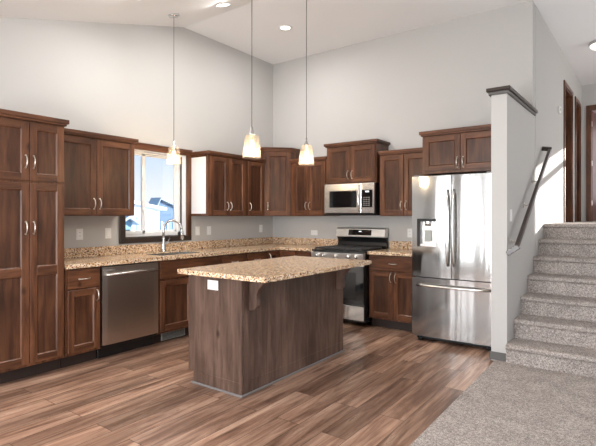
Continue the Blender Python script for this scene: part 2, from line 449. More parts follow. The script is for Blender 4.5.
# window 1 (over the sink)
m = MB(FL())
tw = .075
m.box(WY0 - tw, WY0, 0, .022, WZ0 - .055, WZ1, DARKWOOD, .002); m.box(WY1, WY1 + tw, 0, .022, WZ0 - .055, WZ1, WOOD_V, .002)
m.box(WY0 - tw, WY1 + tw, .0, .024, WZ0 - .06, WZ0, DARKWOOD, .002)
m.box(WY0 - tw - .01, WY1 + tw + .01, 0, .026, WZ1, WZ1 + .075, WOOD_H, .002)  # header of the dark casing painted lighter brown, as lit
m.box(WY0 - tw - .01, WY1 + tw + .01, 0, .034, WZ1 + .060, WZ1 + .078, WOOD_H, .002)
win = m.build('window_1'); win['kind'] = 'structure'; win['label'] = 'sliding window over the sink with dark wood casing'
m = MB(FL())   # dark wood jamb lining, window glare painted on as pale faces
jd = -.10
m.box(WY0, WY0 + .008, jd, .0, WZ0, WZ1, PALE_GLARE); m.box(WY1 - .008, WY1, -.068, .0, WZ0, WZ1, PALE_GLARE); m.box(WY1 - .008, WY1, jd, -.068, WZ0, WZ1, DARKWOOD)
m.box(WY0, WY1, jd, .0, WZ0, WZ0 + .008, DARKWOOD); m.box(WY0, WY1, jd, .0, WZ1 - .008, WZ1, PALE_GLARE)
m.build('window_jamb', win)
m = MB(FL())
a0, a1, b0, b1 = WY0 + .008, WY1 - .008, WZ0 + .008, WZ1 - .008
for q in ((a0, a0 + .04, b0, b1), (a1 - .04, a1, b0, b1), (a0, a1, b0, b0 + .045), (a0, a1, b1 - .02, b1)):
    m.box(q[0], q[1], -.155, -.10, q[2], q[3], VINYL, .003)
m.build('window_frame', win)
mid = 3.415
m = MB(FL())
for q in ((a0 + .03, a0 + .06, b0 + .03, b1 - .015), (mid - .035, mid, b0 + .03, b1 - .015), (a0 + .03, mid, b0 + .03, b0 + .07), (a0 + .03, mid, b1 - .045, b1 - .015)):
    m.box(q[0], q[1], -.125, -.09, q[2], q[3], VINYL, .003)
m.tube([(mid - .018, -.088, 1.42), (mid - .018, -.078, 1.42)], .016, VINYL, 10); m.tube([(mid - .018, -.088, 1.80), (mid - .018, -.078, 1.80)], .016, VINYL, 10)
s1 = m.build('window_sash', win)
m = MB(FL()); m.box(a0 + .05, mid - .03, -.112, -.106, b0 + .06, b1 - .04, GLASS); m.build('window_pane', s1)
m = MB(FL())
for q in ((mid + .002, mid + .035, b0 + .03, b1 - .015), (a1 - .07, a1 - .03, b0 + .03, b1 - .015), (mid + .002, a1 - .03, b0 + .03, b0 + .07), (mid + .002, a1 - .03, b1 - .045, b1 - .015)):
    m.box(q[0], q[1], -.150, -.128, q[2], q[3], VINYL, .003)
s2 = m.build('window_sash', win)
m = MB(FL()); m.box(mid + .03, a1 - .06, -.142, -.137, b0 + .06, b1 - .04, GLASS); m.build('window_pane', s2)

# hall doors (recessed in the stair wall) and their casings
def hall_door(n, d, ang_label):
    y0, y1 = d
    A = math.atan(0.025)
    F = Matrix.Translation((hx(y0), y0, 0)) @ Matrix.Rotation(-A, 4, 'Z')
    w = (y1 - y0) / math.cos(A)
    mb = MB(F)
    z0, z1 = 1.262, 3.31
    for q in ((-.062, 0.0), (w, w + .062)): mb.box(.0, .018, q[0], q[1], z0, z1 + .062, DOORWOOD, .002)
    mb.box(0, .018, 0, w, z1, z1 + .062, WOOD_H, .002)
    mb.box(-.14, 0, .0, .018, z0, z1, DOORWOOD); mb.box(-.14, 0, w - .018, w, z0, z1, DOORWOOD); mb.box(-.14, 0, .018, w - .018, z1 - .018, z1, DOORWOOD)
    o = mb.build('door_%d' % n); o['kind'] = 'structure'; o['label'] = ang_label
    mb = MB(F); mb.box(-.115, -.08, .022, w - .022, z0 + .01, z1 - .022, DOORWOOD, .002); mb.build('door_panel', o)
hall_door(1, D1, 'brown wood door, first along the stair wall')
hall_door(2, D2, 'brown wood door, second along the stair wall')
m = MB()
for x0, x1, z0, z1 in ((-.775, -.71, 1.262, 3.375), (.04, .105, 1.262, 3.375), (-.71, .04, 3.31, 3.375)):
    m.box(x0, x1, 9.98, 10.0, z0, z1, DOORWOOD, .002)
m.box(-.71, -.692, 10.0, 10.12, 1.262, 3.31, DOORWOOD); m.box(.022, .04, 10.0, 10.12, 1.262, 3.31, DOORWOOD); m.box(-.692, .022, 10.0, 10.12, 3.292, 3.31, DOORWOOD)
o = m.build('door_3'); o['kind'] = 'structure'; o['label'] = 'open doorway at the end of the upper hall'
m = MB()
for z in (1.55, 2.28, 3.0): m.box(-.693, -.684, 10.05, 10.085, z, z + .09, NICKEL)
m.build('door_hinge', o)
F = Matrix.Translation((-.685, 10.10, 0)) @ Matrix.Rotation(math.radians(82), 4, 'Z')
m = MB(F); m.box(0, .70, 0, .035, 1.27, 3.285, DOORWOOD, .002); m.build('door_panel', o)

# ================================================================== cabinets
def pull(mb, u, v, z, vertical=True, L=.10):
    """arched bar pull standing off a door face at depth v"""
    pts = []
    for i in range(11):
        t = i / 10; a = (t - .5) * L; h = .004 + .026 * math.sin(math.pi * t) ** .6
        pts.append((u, v + h, z + a) if vertical else (u + a, v + h, z))
    rad = [.006 if i in (0, 10) else .0045 for i in range(11)]
    mb.tube(pts, rad, NICKEL, 8)
    for s_ in (-.5, .5):
        p = (u, v, z + s_ * L) if vertical else (u + s_ * L, v, z)
        q = (p[0], p[1] + .006, p[2])
        mb.tube([p, q], .0075, NICKEL, 8)
def shaker(mb, u0, u1, z0, z1, v, t=.019, fw=.058, midrail=None):
    """frame and recessed panel; v = back face of the door"""
    mb.box(u0, u0 + fw, v, v + t, z0, z1, WOOD_V, .0018); mb.box(u1 - fw, u1, v, v + t, z0, z1, WOOD_V, .0018)
    rails = [(z0, z0 + fw), (z1 - fw, z1)]
    if midrail: rails.append(midrail)
    for a, b_ in rails: mb.box(u0 + fw, u1 - fw, v, v + t - .0003, a, b_, WOOD_H, .0012)
    rs = sorted(rails)
    for (a, b_), (c_, d_) in zip(rs[:-1], rs[1:]):
        # chamfered inner edge, then the panel
        i0, i1, k0, k1 = u0 + fw, u1 - fw, b_, c_
        g = .008; vt, vp = v + t - .003, v + .007
        o_ = [(i0, vt, k0), (i1, vt, k0), (i1, vt, k1), (i0, vt, k1)]; n_ = [(i0 + g, vp, k0 + g), (i1 - g, vp, k0 + g), (i1 - g, vp, k1 - g), (i0 + g, vp, k1 - g)]
        ov = [mb.bm.verts.new(p) for p in o_]; nv = [mb.bm.verts.new(p) for p in n_]
        iw = mb.mi(WOOD_V)
        for q in range(4):
            f = mb.bm.faces.new((ov[q], ov[(q + 1) % 4], nv[(q + 1) % 4], nv[q])); f.material_index = iw
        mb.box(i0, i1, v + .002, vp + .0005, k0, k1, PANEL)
def crown(mb, u0, u1, v, z, left=True, right=True, h=.055):
    """stepped crown around the front and ends"""
    a = u0 - (.028 if left else 0); b_ = u1 + (.028 if right else 0)
    mb.box(u0 - (.010 if left else 0), u1 + (.010 if right else 0), .003, v + .026, z, z + h * .35, WOOD_H, .002)
    mb.box(a, b_, .003, v + .038, z + h * .33, z + h, WOOD_H, .004, 2)
def body(mb, u0, u1, v1, z0, z1, side_pale=False):
    mb.box(u0, u1, .003, v1, z0, z1, WOOD_V, .0015)
def cabinet(name, label, F, loc, u0, u1, v1, z0, z1, doors=(), drawers=(), cr=None, toe=True, crownargs=(True, True), group=None, pale=None):
    r = thing(name, label, 'cabinet', loc, group)
    mb = MB(F); body(mb, u0, u1, v1, z0 + (.11 if toe else 0), z1); mb.build('cabinet_body', r, r)
    if toe:
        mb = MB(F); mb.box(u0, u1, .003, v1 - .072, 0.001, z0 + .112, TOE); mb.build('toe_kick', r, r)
    if cr is not None:
        mb = MB(F); crown(mb, u0, u1, v1, z1, *crownargs, h=cr); mb.build('crown_moulding', r, r)
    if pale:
        mb = MB(F); mb.box(u0 - .004, u0, .02, v1 - .045, z0 + .03, z1 - .02, PALE_GLARE); o = mb.build('side_glare_sheet', r, r); o['label'] = 'cabinet side painted pale with window glare'  # thin pale sheet painted as window glare on the brown side
    for d in doors:
        a, b_, c_, e_, pside, pz = d[:6]; mr = d[6] if len(d) > 6 else None
        mb = MB(F); shaker(mb, a, b_, c_, e_, v1 + .001, midrail=mr); do = mb.build('door', r, r)
        if pside:
            mb = MB(F); pull(mb, (b_ - .028) if pside == 'R' else (a + .028), v1 + .020, pz); mb.build('handle', do, r)
    for d in drawers:
        a, b_, c_, e_, hp = d
        mb = MB(F); mb.box(a, b_, v1 + .001, v1 + .020, c_, e_, WOOD_H, .003, 2); do = mb.build('drawer', r, r)
        if hp:
            mb = MB(F); pull(mb, (a + b_) / 2, v1 + .020, (c_ + e_) / 2, False); mb.build('handle', do, r)
    return r
G = .004
VB, VU = .61, .33
L, B = FL(), FB()
BZ = .886     # top of base cabinets
UZ0, UZ1 = 1.355, 2.125
# pantry
cabinet('pantry_cabinet', 'tall brown pantry cabinet with upper and lower doors at the far left', L, (XL, 1.79, 0), 1.48, 2.088, VB, 0, 2.14,
        doors=[(1.495, 1.788, 1.645, 2.125, 'R', 1.80), (1.794, 2.075, 1.645, 2.125, 'L', 1.80), (1.495, 1.788, .135, 1.625, 'R', 1.255, (.855, .93)), (1.794, 2.075, .135, 1.625, 'L', 1.255, (.855, .93))], cr=.055)
# upper left
cabinet('wall_cabinet', 'brown two-door wall cabinet between the pantry and the window', L, (XL, 2.55, UZ0), 2.095, 2.985, VU, UZ0, UZ1,
        doors=[(2.12, 2.543, UZ0 + .012, UZ1 - .012, 'R', 1.475), (2.549, 2.972, UZ0 + .012, UZ1 - .012, 'L', 1.475)], cr=.05, toe=False, crownargs=(False, True))
# upper right of window
cabinet('wall_cabinet', 'brown three-door wall cabinet right of the window, window glare painted on its side', L, (XL, 4.56, UZ0), 4.045, 5.118, VU, UZ0, UZ1,
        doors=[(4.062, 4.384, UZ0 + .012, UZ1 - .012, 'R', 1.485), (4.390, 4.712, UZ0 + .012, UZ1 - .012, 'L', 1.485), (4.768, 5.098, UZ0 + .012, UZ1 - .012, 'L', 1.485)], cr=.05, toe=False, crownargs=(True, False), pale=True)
# diagonal corner cabinet
r = thing('corner_cabinet', 'brown diagonal corner wall cabinet, single door, taller than its neighbours', 'cabinet', (XL, YB, UZ0))
c0 = [(XL + .003, YB - .003), (XL + .003, YB - .608), (XL + .33, YB - .608), (XL + .608, YB - .33), (XL + .608, YB - .003)]
CZ = 2.290
m = MB(); m.prism(c0, 'z', UZ0, CZ, WOOD_V, .0015); m.build('cabinet_body', r, r)
def grow(k_, n_=0): return [(XL + .003, YB - .003), (XL + .003, YB - .608 - k_), (XL + .33 + k_ * .4, YB - .608 - k_), (XL + .608 + k_, YB - .33 - k_ * .4), (XL + .608 + k_, YB - .003)]
m = MB(); m.prism(grow(.01), 'z', CZ, CZ + .025, WOOD_H, .002); m.prism(grow(.022), 'z', CZ + .022, CZ + .042, WOOD_H, .003); m.prism(grow(.03), 'z', CZ + .04, CZ + .055, WOOD_H, .003); m.build('crown_moulding', r, r)
du = Vector((.278, .278, 0)).normalized(); dn = Vector((1, -1, 0)).normalized()
F = Matrix(((du.x, dn.x, 0, XL + .33), (du.y, dn.y, 0, YB - .608), (0, 0, 1, 0), (0, 0, 0, 1)))
wd = math.hypot(.278, .278)
m = MB(F); shaker(m, .022, wd - .022, UZ0 + .012, CZ - .012, .001); do = m.build('door', r, r)
m = MB(F); pull(m, .050, .020, 1.50); m.build('handle', do, r)
# back uppers
cabinet('wall_cabinet', 'brown two-door wall cabinet between the corner cabinet and the microwave', B, (-3.76, YB, UZ0), -4.070, -3.447, VU, UZ0, UZ1,
        doors=[(-4.02, -3.765, UZ0 + .012, UZ1 - .012, 'R', 1.50), (-3.759, -3.472, UZ0 + .012, UZ1 - .012, 'L', 1.50)], cr=.05, toe=False, crownargs=(False, False))
cabinet('wall_cabinet', 'short brown two-door wall cabinet mounted above the microwave', B, (-3.07, YB, 1.78), -3.440, -2.692, .36, 1.785, 2.285,
        doors=[(-3.425, -3.069, 1.805, 2.272, 'R', 1.90), (-3.063, -2.707, 1.805, 2.272, 'L', 1.90)], cr=.05, toe=False)
cabinet('wall_cabinet', 'brown two-door wall cabinet between the microwave and the refrigerator', B, (-2.34, YB, UZ0), -2.660, -1.995, VU, UZ0, UZ1,
        doors=[(-2.642, -2.332, UZ0 + .012, UZ1 - .012, 'R', 1.485), (-2.326, -2.016, UZ0 + .012, UZ1 - .012, 'L', 1.485)], cr=.05, toe=False, crownargs=(False, False))
cabinet('wall_cabinet', 'deep brown two-door cabinet mounted over the refrigerator', B, (-1.56, YB, 1.83), -1.988, -1.125, .61, 1.83, 2.255,
        doors=[(-1.965, -1.560, 1.86, 2.243, 'R', 1.94), (-1.554, -1.142, 1.86, 2.243, 'L', 1.94)], cr=.055, toe=False, crownargs=(True, False))
# base cabinets, left run
cabinet('base_cabinet', 'narrow brown base cabinet with one drawer between pantry and dishwasher', L, (XL, 2.26, 0), 2.093, 2.428, VB, 0, BZ,
        doors=[(2.112, 2.412, .135, .690, 'R', .62)], drawers=[(2.112, 2.412, .705, .868, True)])
cabinet('base_cabinet', 'brown sink base cabinet between dishwasher and drawer cabinet', L, (XL, 3.53, 0), 3.080, 3.980, VB, 0, BZ - .20,
        doors=[(3.098, 3.526, .135, .665, 'R', .60), (3.532, 3.962, .135, .665, 'L', .60)])
cabinet('base_cabinet', 'brown base cabinet with a drawer, right of the sink base', L, (XL, 4.21, 0), 3.988, 4.430, VB, 0, BZ,
        doors=[(4.004, 4.415, .135, .690, 'R', .62)], drawers=[(4.004, 4.415, .705, .868, True)])
cabinet('base_cabinet', 'brown base cabinet with a drawer, next to the corner', L, (XL, 4.63, 0), 4.436, 4.830, VB, 0, BZ,
        doors=[(4.450, 4.815, .135, .690, 'R', .62)], drawers=[(4.450, 4.815, .705, .868, True)])
# corner base: an L body with two narrow doors
r = thing('corner_base_cabinet', 'brown corner base cabinet under the granite corner', 'cabinet', (XL, YB, 0))
m = MB(); m.prism([(XL + .003, YB - .003), (XL + .003, 4.836), (-4.070, 4.836), (-4.070, YB - .61), (-3.775, YB - .61), (-3.775, YB - .003)], 'z', .11, BZ, WOOD_V, .0015); m.build('cabinet_body', r, r)
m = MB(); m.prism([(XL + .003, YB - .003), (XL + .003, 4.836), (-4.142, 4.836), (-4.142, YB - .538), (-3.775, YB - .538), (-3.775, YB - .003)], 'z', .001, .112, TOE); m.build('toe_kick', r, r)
m = MB(L); shaker(m, 4.850, 5.096, .135, .868, VB + .001, fw=.05); do = m.build('door', r, r); m = MB(L); pull(m, 4.878, VB + .020, .79); m.build('handle', do, r)
m = MB(B); shaker(m, -4.046, -3.790, .135, .868, VB + .001, fw=.05); do = m.build('door', r, r)
cabinet('base_cabinet', 'narrow brown base cabinet left of the range', B, (-3.61, YB, 0), -3.770, -3.450, VB, 0, BZ,
        doors=[(-3.755, -3.465, .135, .690, 'R', .62)], drawers=[(-3.755, -3.465, .705, .868, True)])
cabinet('base_cabinet', 'brown base cabinet with one drawer between range and refrigerator', B, (-2.34, YB, 0), -2.668, -2.012, VB, 0, BZ,
        doors=[(-2.648, -2.343, .135, .690, 'R', .62), (-2.337, -2.030, .135, .690, 'L', .62)], drawers=[(-2.648, -2.030, .705, .868, True)])
# false drawer front over the sink, part of the sink base
sb = [o_ for o_ in COL.objects if o_.get('label', '').startswith('brown sink base')][0]
m = MB(L); m.box(3.080, 3.980, VB - .03, VB, BZ - .20, BZ, WOOD_H, .001); m.box(3.080, 3.10, .003, VB - .03, BZ - .2, BZ, WOOD_V); m.box(3.96, 3.98, .003, VB - .03, BZ - .2, BZ, WOOD_V)
m.build('apron_rail', sb, sb)
m = MB(L); m.box(3.098, 3.962, VB + .001, VB + .020, .690, .868, WOOD_H, .003, 2); m.build('false_drawer_front', sb, sb)
# toe-kick vent
m = MB(L); m.box(3.165, 3.49, VB - .069, VB - .062, .012, .098, GRILLE, .002)
for i in range(9): m.box(3.18, 3.475, VB - .063, VB - .060, .022 + i * .0078, .025 + i * .0078, RUBBER)
m.build('toe_kick_vent', sb, sb)['label'] = 'grey metal vent grille in the toe kick'

# countertops
SX0, SX1, SY0, SY1 = XL + .13, XL + .53, 3.17, 3.87     # sink cut-out
r = thing('countertop', 'L-shaped speckled tan granite countertop along both walls', 'countertop', (XL, YB, BZ))
m = MB()
z0, z1 = BZ + .001, BZ + .040
XF = XL + .645
m.box(XL + .003, XF, 2.092, SY0, z0, z1, GRANITE); m.box(XL + .003, XF, SY1, YB - .645, z0, z1, GRANITE)
m.box(XL + .003, SX0, SY0, SY1, z0, z1, GRANITE); m.box(SX1, XF, SY0, SY1, z0, z1, GRANITE)
m.box(XL + .003, -3.447, YB - .645, YB - .003, z0, z1, GRANITE)
bmesh.ops.remove_doubles(m.bm, verts=m.bm.verts, dist=1e-5)
m.build('counter_slab', r, r)
m = MB(); m.box(XL + .003, XL + .023, 2.092, YB - .003, z1, z1 + .100, GRANITE, .002); m.box(XL + .023, -3.447, YB - .023, YB - .003, z1, z1 + .100, GRANITE, .002); m.build('backsplash', r, r)
r = thing('countertop', 'short speckled tan granite countertop between range and refrigerator', 'countertop', (-2.34, YB, BZ))
m = MB(); m.box(-2.672, -2.008, YB - .645, YB - .003, z0, z1, GRANITE, .003); m.build('counter_slab', r, r)
m = MB(); m.box(-2.672, -2.008, YB - .023, YB - .003, z1, z1 + .100, GRANITE, .002); m.build('backsplash', r, r)
CT = z1
# sink
r = thing('kitchen_sink', 'stainless undermount sink set in the counter below the window', 'sink', ((SX0 + SX1) / 2, (SY0 + SY1) / 2, .70))
SX0, SX1, SY0, SY1 = SX0 + .003, SX1 - .003, SY0 + .003, SY1 - .003
m = MB(); t = .004; zb = .715
m.box(SX0, SX1, SY0, SY1, zb, zb + t, STEELD); m.box(SX0, SX0 + t, SY0, SY1, zb, z1 - .012, STEELD); m.box(SX1 - t, SX1, SY0, SY1, zb, z1 - .012, STEELD)
m.box(SX0, SX1, SY0, SY0 + t, zb, z1 - .012, STEELD); m.box(SX0, SX1, SY1 - t, SY1, zb, z1 - .012, STEELD); m.build('sink_basin', r, r)
m = MB(); m.lathe([(.001, .006), (.03, .005), (.042, .004)], ((SX0 + SX1) / 2, (SY0 + SY1) / 2, zb + .001), CHROME, 20); m.build('drain', r, r)
# faucet
fx, fy = XL + .075, 3.40
fx, fy = -4.585, 3.545
r = thing('faucet', 'brushed gooseneck pull-down faucet standing behind the sink', 'faucet', (fx, fy, CT))
m = MB(); m.lathe([(.001, .001), (.030, .001), (.030, .008), (.027, .014), (.024, .05), (.022, .16), (.018, .17), (.001, .172)], (fx, fy, CT), CHROME, 20); m.build('faucet_body', r, r)
dx, dy = .55, .835
pts = [(fx, fy, CT + .16), (fx, fy, CT + .24)]
R_ = .105
for i in range(0, 15):
    a = math.pi * (1 - i / 14 * 1.02)
    q = R_ * (1 + math.cos(a)); pts.append((fx + dx * q, fy + dy * q, CT + .272 + R_ * math.sin(a)))
m = MB(); m.tube(pts, .0145, CHROME, 12); m.build('spout', r, r)
q = 2 * R_
m = MB(); m.tube([(fx + dx * q, fy + dy * q, CT + .272), (fx + dx * (q + .004), fy + dy * (q + .004), CT + .215), (fx + dx * (q + .012), fy + dy * (q + .012), CT + .145)], [.016, .020, .022], CHROME, 12); m.build('spray_head', r, r)
m = MB(); m.tube([(fx, fy + .018, CT + .085), (fx + .01, fy + .050, CT + .10), (fx + .02, fy + .075, CT + .165)], [.008, .007, .006], CHROME, 8); m.build('lever_handle', r, r)

# dishwasher
r = thing('dishwasher', 'stainless steel dishwasher under the counter left of the sink', 'dishwasher', (XL, 2.755, 0))
u0, u1 = 2.436, 3.072
m = MB(L); m.box(u0, u1, .02, VB - .015, .10, BZ - .004, BLACK); m.build('appliance_body', r, r)
m = MB(L); m.box(u0, u1, .05, VB - .06, .001, .112, BLACK, .002); m.build('toe_panel', r, r)
m = MB(L)
N = 10
def bowed(mb, u0, u1, z0, z1, v0, v1, bow, mat, n=12, e_=.006):
    """a slab whose front bulges gently"""
    poly = [(u0, v0)]
    for i in range(n + 1):
        t = i / n; edge = 0 if 0 < i < n else -e_
        poly.append((u0 + (u1 - u0) * t, v1 + edge + bow * (1 - (2 * t - 1) ** 2)))
    poly.append((u1, v0))
    mb.prism(poly, 'z', z0, z1, mat)
bowed(m, u0 + .003, u1 - .003, .135, .872, VB - .013, VB + .018, .003, STEELW); m.build('door', r, r)
m = MB(L); m.tube([(u0 + .03, VB + .045, .80), (u1 - .03, VB + .045, .80)], .011, STEELD, 10)
for u in (u0 + .045, u1 - .045): m.tube([(u, VB + .017, .80), (u, VB + .045, .80)], .009, STEELD, 8)
m.build('handle', r, r)
m = MB(L); m.box(u0 + .02, u0 + .12, VB + .020, VB + .0225, .838, .846, SLOT); m.build('badge', r, r)

# range
r = thing('gas_range', 'stainless gas range with black cooktop between the base cabinets', 'stove', (-3.06, YB, 0))
x0, x1 = -3.440, -2.680
m = MB(); m.box(x0, x1, 5.045, 5.70, .05, .905, BLACK, .002); m.build('range_body', r, r)
m = MB(); m.box(x0 + .005, x1 - .005, 5.02, 5.045, .262, .775, BLACKGL, .003); m.box(x0 + .005, x1 - .005, 5.018, 5.045, .735, .80, STEELD, .003)
m.build('oven_door', r, r)
od = COL.objects[-1] if False else [c for c in r.children if c.name.startswith('oven_door')][0]
m = MB(); m.box(x0 + .12, x1 - .12, 5.017, 5.0195, .33, .66, BLACK, .001); m.build('oven_window', od, r)
m = MB(); m.tube([(x0 + .05, 4.965, .755), (x1 - .05, 4.965, .755)], .012, STEELD, 10)
for u in (x0 + .06, x1 - .06): m.tube([(u, 5.018, .755), (u, 4.965, .755)], .010, STEELD, 8)
m.build('handle', od, r)
m = MB(); m.box(x0 + .005, x1 - .005, 5.018, 5.045, .075, .250, STEEL, .004); m.build('storage_drawer', r, r)
m = MB(); m.prism([(5.05, .905), (5.045, .905), (4.985, .888), (5.005, .812), (5.05, .812)], 'x', x0, x1, BRUSHED, .002); cp = m.build('control_panel', r, r)
for i, kx in enumerate((-3.345, -3.245, -3.06, -2.875, -2.775)):
    m = MB(); m.lathe([(.024, 0), (.024, .006), (.019, .010), (.018, .034), (.014, .038), (.001, .038)], (0, 0, 0), STEELD, 18)
    m.bm.transform(Matrix.Translation((kx, 4.9935, .852)) @ Matrix.Rotation(math.radians(90 - 14), 4, 'X'))
    m.build('knob', cp, r)
m = MB(); m.box(x0, x1, 5.0, 5.66, .906, .922, BLACK, .004); m.build('cooktop', r, r)
for gx in (x0 + .03, x0 + .03 + .235, x0 + .03 + .47):
    m = MB(); w = .225
    for yy in (5.04, 5.30, 5.57): m.box(gx, gx + w, yy, yy + .014, .935, .953, IRON, .002)
    for xx in (gx, gx + w / 2 - .007, gx + w - .014): m.box(xx, xx + .014, 5.04, 5.584, .935, .951, IRON, .002)
    for yy in (5.17, 5.43): m.box(gx, gx + w, yy, yy + .012, .937, .951, IRON, .002)
    for xx in (gx, gx + w - .014):
        for yy in (5.04, 5.57): m.box(xx, xx + .014, yy, yy + .014, .922, .936, IRON)
    m.build('grate', r, r)
for bx_, by_ in ((x0 + .14, 5.17), (x0 + .14, 5.44), (-3.06, 5.31), (x1 - .14, 5.17), (x1 - .14, 5.44)):
    m = MB(); m.lathe([(.048, 0), (.048, .006), (.036, .008), (.036, .013), (.001, .014)], (bx_, by_, .922), IRON, 18); m.build('burner', r, r)
m = MB(); m.prism([(5.645, .922), (5.700, .922), (5.700, 1.075), (5.625, 1.075), (5.650, 1.03), (5.660, 1.0), (5.645, .96)], 'x', x0 + .005, x1 - .005, BLACK, .003); bg = m.build('backguard', r, r)
m = MB(); m.prism([(5.700, 1.068), (5.700, 1.198), (5.640, 1.198), (5.618, 1.182), (5.600, 1.078), (5.606, 1.068)], 'x', x0 + .003, x1 - .003, BRUSHED, .004)
m.build('steel_fascia', bg, r)
F = Matrix.Translation((0, 5.6085, 1.130)) @ Matrix.Rotation(math.radians(-9.8), 4, 'X')
m = MB(F); m.box(-3.235, -2.885, -.0022, -.0002, -.036, .040, BLACKGL); m.build('display', bg, r)
m = MB(F); m.box(-3.075, -3.035, -.0034, -.0022, .010, .022, DISP); m.build('clock_digits', bg, r)

# microwave
r = thing('microwave', 'stainless over-the-range microwave hung under the short cabinet', 'microwave', (-3.066, YB, 1.37))
x0, x1, y0 = -3.437, -2.690, 5.335
mz0, mz1 = 1.362, 1.780
m = MB(); m.box(x0, x1, y0, YB - .004, mz0, mz1, BLACK, .003); m.build('microwave_body', r, r)
m = MB(); xd = -2.875
m.box(x0, xd, y0 - .035, y0 - .001, mz0 + .03, mz1, STEELD, .006, 2); do = m.build('door', r, r)
m = MB(); m.box(x0 + .085, xd - .065, y0 - .0385, y0 - .035, mz0 + .105, mz1 - .095, BLACKGL, .002); m.build('door_window', do, r)
m = MB(); pts = []
for i in range(9):
    t = i / 8; pts.append((xd - .020, y0 - .040 - .035 * math.sin(math.pi * t) ** .5, mz0 + .055 + t * (mz1 - mz0 - .085)))
m.tube(pts, .0125, STEELD, 10); m.build('handle', do, r)
m = MB(); m.box(xd + .003, x1, y0 - .035, y0 - .001, mz0 + .03, mz1, STEELD, .004); cp = m.build('control_panel', r, r)
m = MB(); m.box(xd + .010, x1 - .022, y0 - .038, y0 - .035, mz0 + .105, mz1 - .090, BLACKGL, .001); m.build('keypad', cp, r)
m = MB(); m.box(xd + .065, x1 - .070, y0 - .0395, y0 - .038, mz1 - .120, mz1 - .104, DISP); m.build('clock_digits', cp, r)
m = MB()
for i in range(5):
    for j in range(3): m.box(xd + .035 + j * .035, xd + .055 + j * .035, y0 - .0395, y0 - .038, mz0 + .125 + i * .025, mz0 + .135 + i * .025, SLOT)
m.build('key_buttons', cp, r)
m = MB(); m.box(x0, x1, y0 - .030, y0 - .001, mz0, mz0 + .028, BLACK, .003); m.build('bottom_vent', r, r)

# refrigerator
r = thing('refrigerator', 'stainless French-door refrigerator with ice dispenser and bottom freezer drawer', 'refrigerator', (-1.57, YB, 0))
x0, x1, xm = -2.000, -1.142, -1.573
m = MB(); m.box(x0 + .004, x1 - .004, 4.93, 5.66, .035, 1.765, FRSIDE, .004); m.build('fridge_body', r, r)
m = MB(); m.box(x0 + .02, x1 - .02, 4.945, 5.02, .012, .075, RUBBER, .003); m.build('base_grille', r, r)
for xx in (x0 + .05, x1 - .09):
    m = MB(); m.tube([(xx, 4.925, .018), (xx + .04, 4.925, .018)], .018, RUBBER, 12); m.build('foot', r, r)
FF = Matrix(((1, 0, 0, 0), (0, -1, 0, 4.925), (0, 0, 1, 0), (0, 0, 0, 1)))
DX0, DX1, DZ0, DZ1 = -1.940, -1.735, 1.030, 1.322
# left door built around the dispenser niche
m = MB(FF)
def dooredge(u): return .075 + .004 * (1 - (2 * (u - x0) / (xm - x0) - 1) ** 2)
def slab(mb, ua, ub, za, zb_, fn, v0=.003):
    n_ = max(3, int((ub - ua) / .02)); poly = [(ua, v0)] + [(ua + (ub - ua) * i / n_, fn(ua + (ub - ua) * i / n_)) for i in range(n_ + 1)] + [(ub, v0)]
    mb.prism(poly, 'z', za, zb_, STEEL)
slab(m, x0, xm - .003, DZ1, 1.782, dooredge); slab(m, x0, xm - .003, .700, DZ0, dooredge)
slab(m, x0, DX0, DZ0, DZ1, dooredge); slab(m, DX1, xm - .003, DZ0, DZ1, dooredge)
m.box(DX0, DX1, .003, .030, DZ0, DZ1, BLACK)
bmesh.ops.remove_doubles(m.bm, verts=m.bm.verts, dist=1e-5)
ld = m.build('door', r, r)
m = MB(FF); t = .012
zz0, zz1 = DZ0 - .004, DZ1 + .004
m.box(DX0, DX1, .031, .088, zz1 - .03, zz1, BLACK, .003); m.box(DX0, DX0 + .035, .031, .086, zz0, zz1 - .03, BLACK); m.box(DX1 - t, DX1, .031, .086, zz0, zz1 - .03, STEELD)
m.box(DX0 + .035, DX1 - t, .031, .088, zz0, zz0 + .03, STEELD, .003); m.box(DX0 + .035, DX1 - t, .031, .045, zz0 + .03, zz1 - .03, STEELD)
dsp = m.build('ice_dispenser', ld, r)
m = MB(FF); m.box(DX0 + .075, DX1 - .05, .046, .060, zz0 + .055, zz0 + .175, GRILLE, .004); m.lathe([(.001, 0), (.03, 0), (.034, .03), (.034, .05)], ((DX0 + DX1) / 2 + .01, .055, zz1 - .08), STEELD, 16)
m.build('dispenser_paddle', ld, r)
m = MB(FF); slab(m, xm + .003, x1, .700, 1.782, lambda u: .075 + .004 * (1 - (2 * (u - xm) / (x1 - xm) - 1) ** 2)); rd = m.build('door', r, r)
m = MB(FF); slab(m, x0, x1, .065, .690, lambda u: .078 + .005 * (1 - (2 * (u - x0) / (x1 - x0) - 1) ** 2)); fd = m.build('freezer_drawer', r, r)
for xx, dd in ((xm - .032, ld), (xm + .032, rd)):
    m = MB(FF); pts = []
    for i in range(13):
        t = i / 12; pts.append((xx, .078 + .055 * math.sin(math.pi * t) ** .35, .83 + t * .80))
    m.tube(pts, .013, STEELD, 12); m.build('handle', dd, r)
m = MB(FF); pts = []
for i in range(13):
    t = i / 12; pts.append((x0 + .06 + t * (x1 - x0 - .10), .082 + .055 * math.sin(math.pi * t) ** .3, .612))
m.tube(pts, .014, STEELD, 12); m.build('handle', fd, r)
for xx in (x0 + .05, x1 - .05):
    m = MB(FF); m.box(xx - .04, xx + .04, -.05, .05, 1.783, 1.800, FRSIDE, .003); m.build('hinge_cover', r, r)

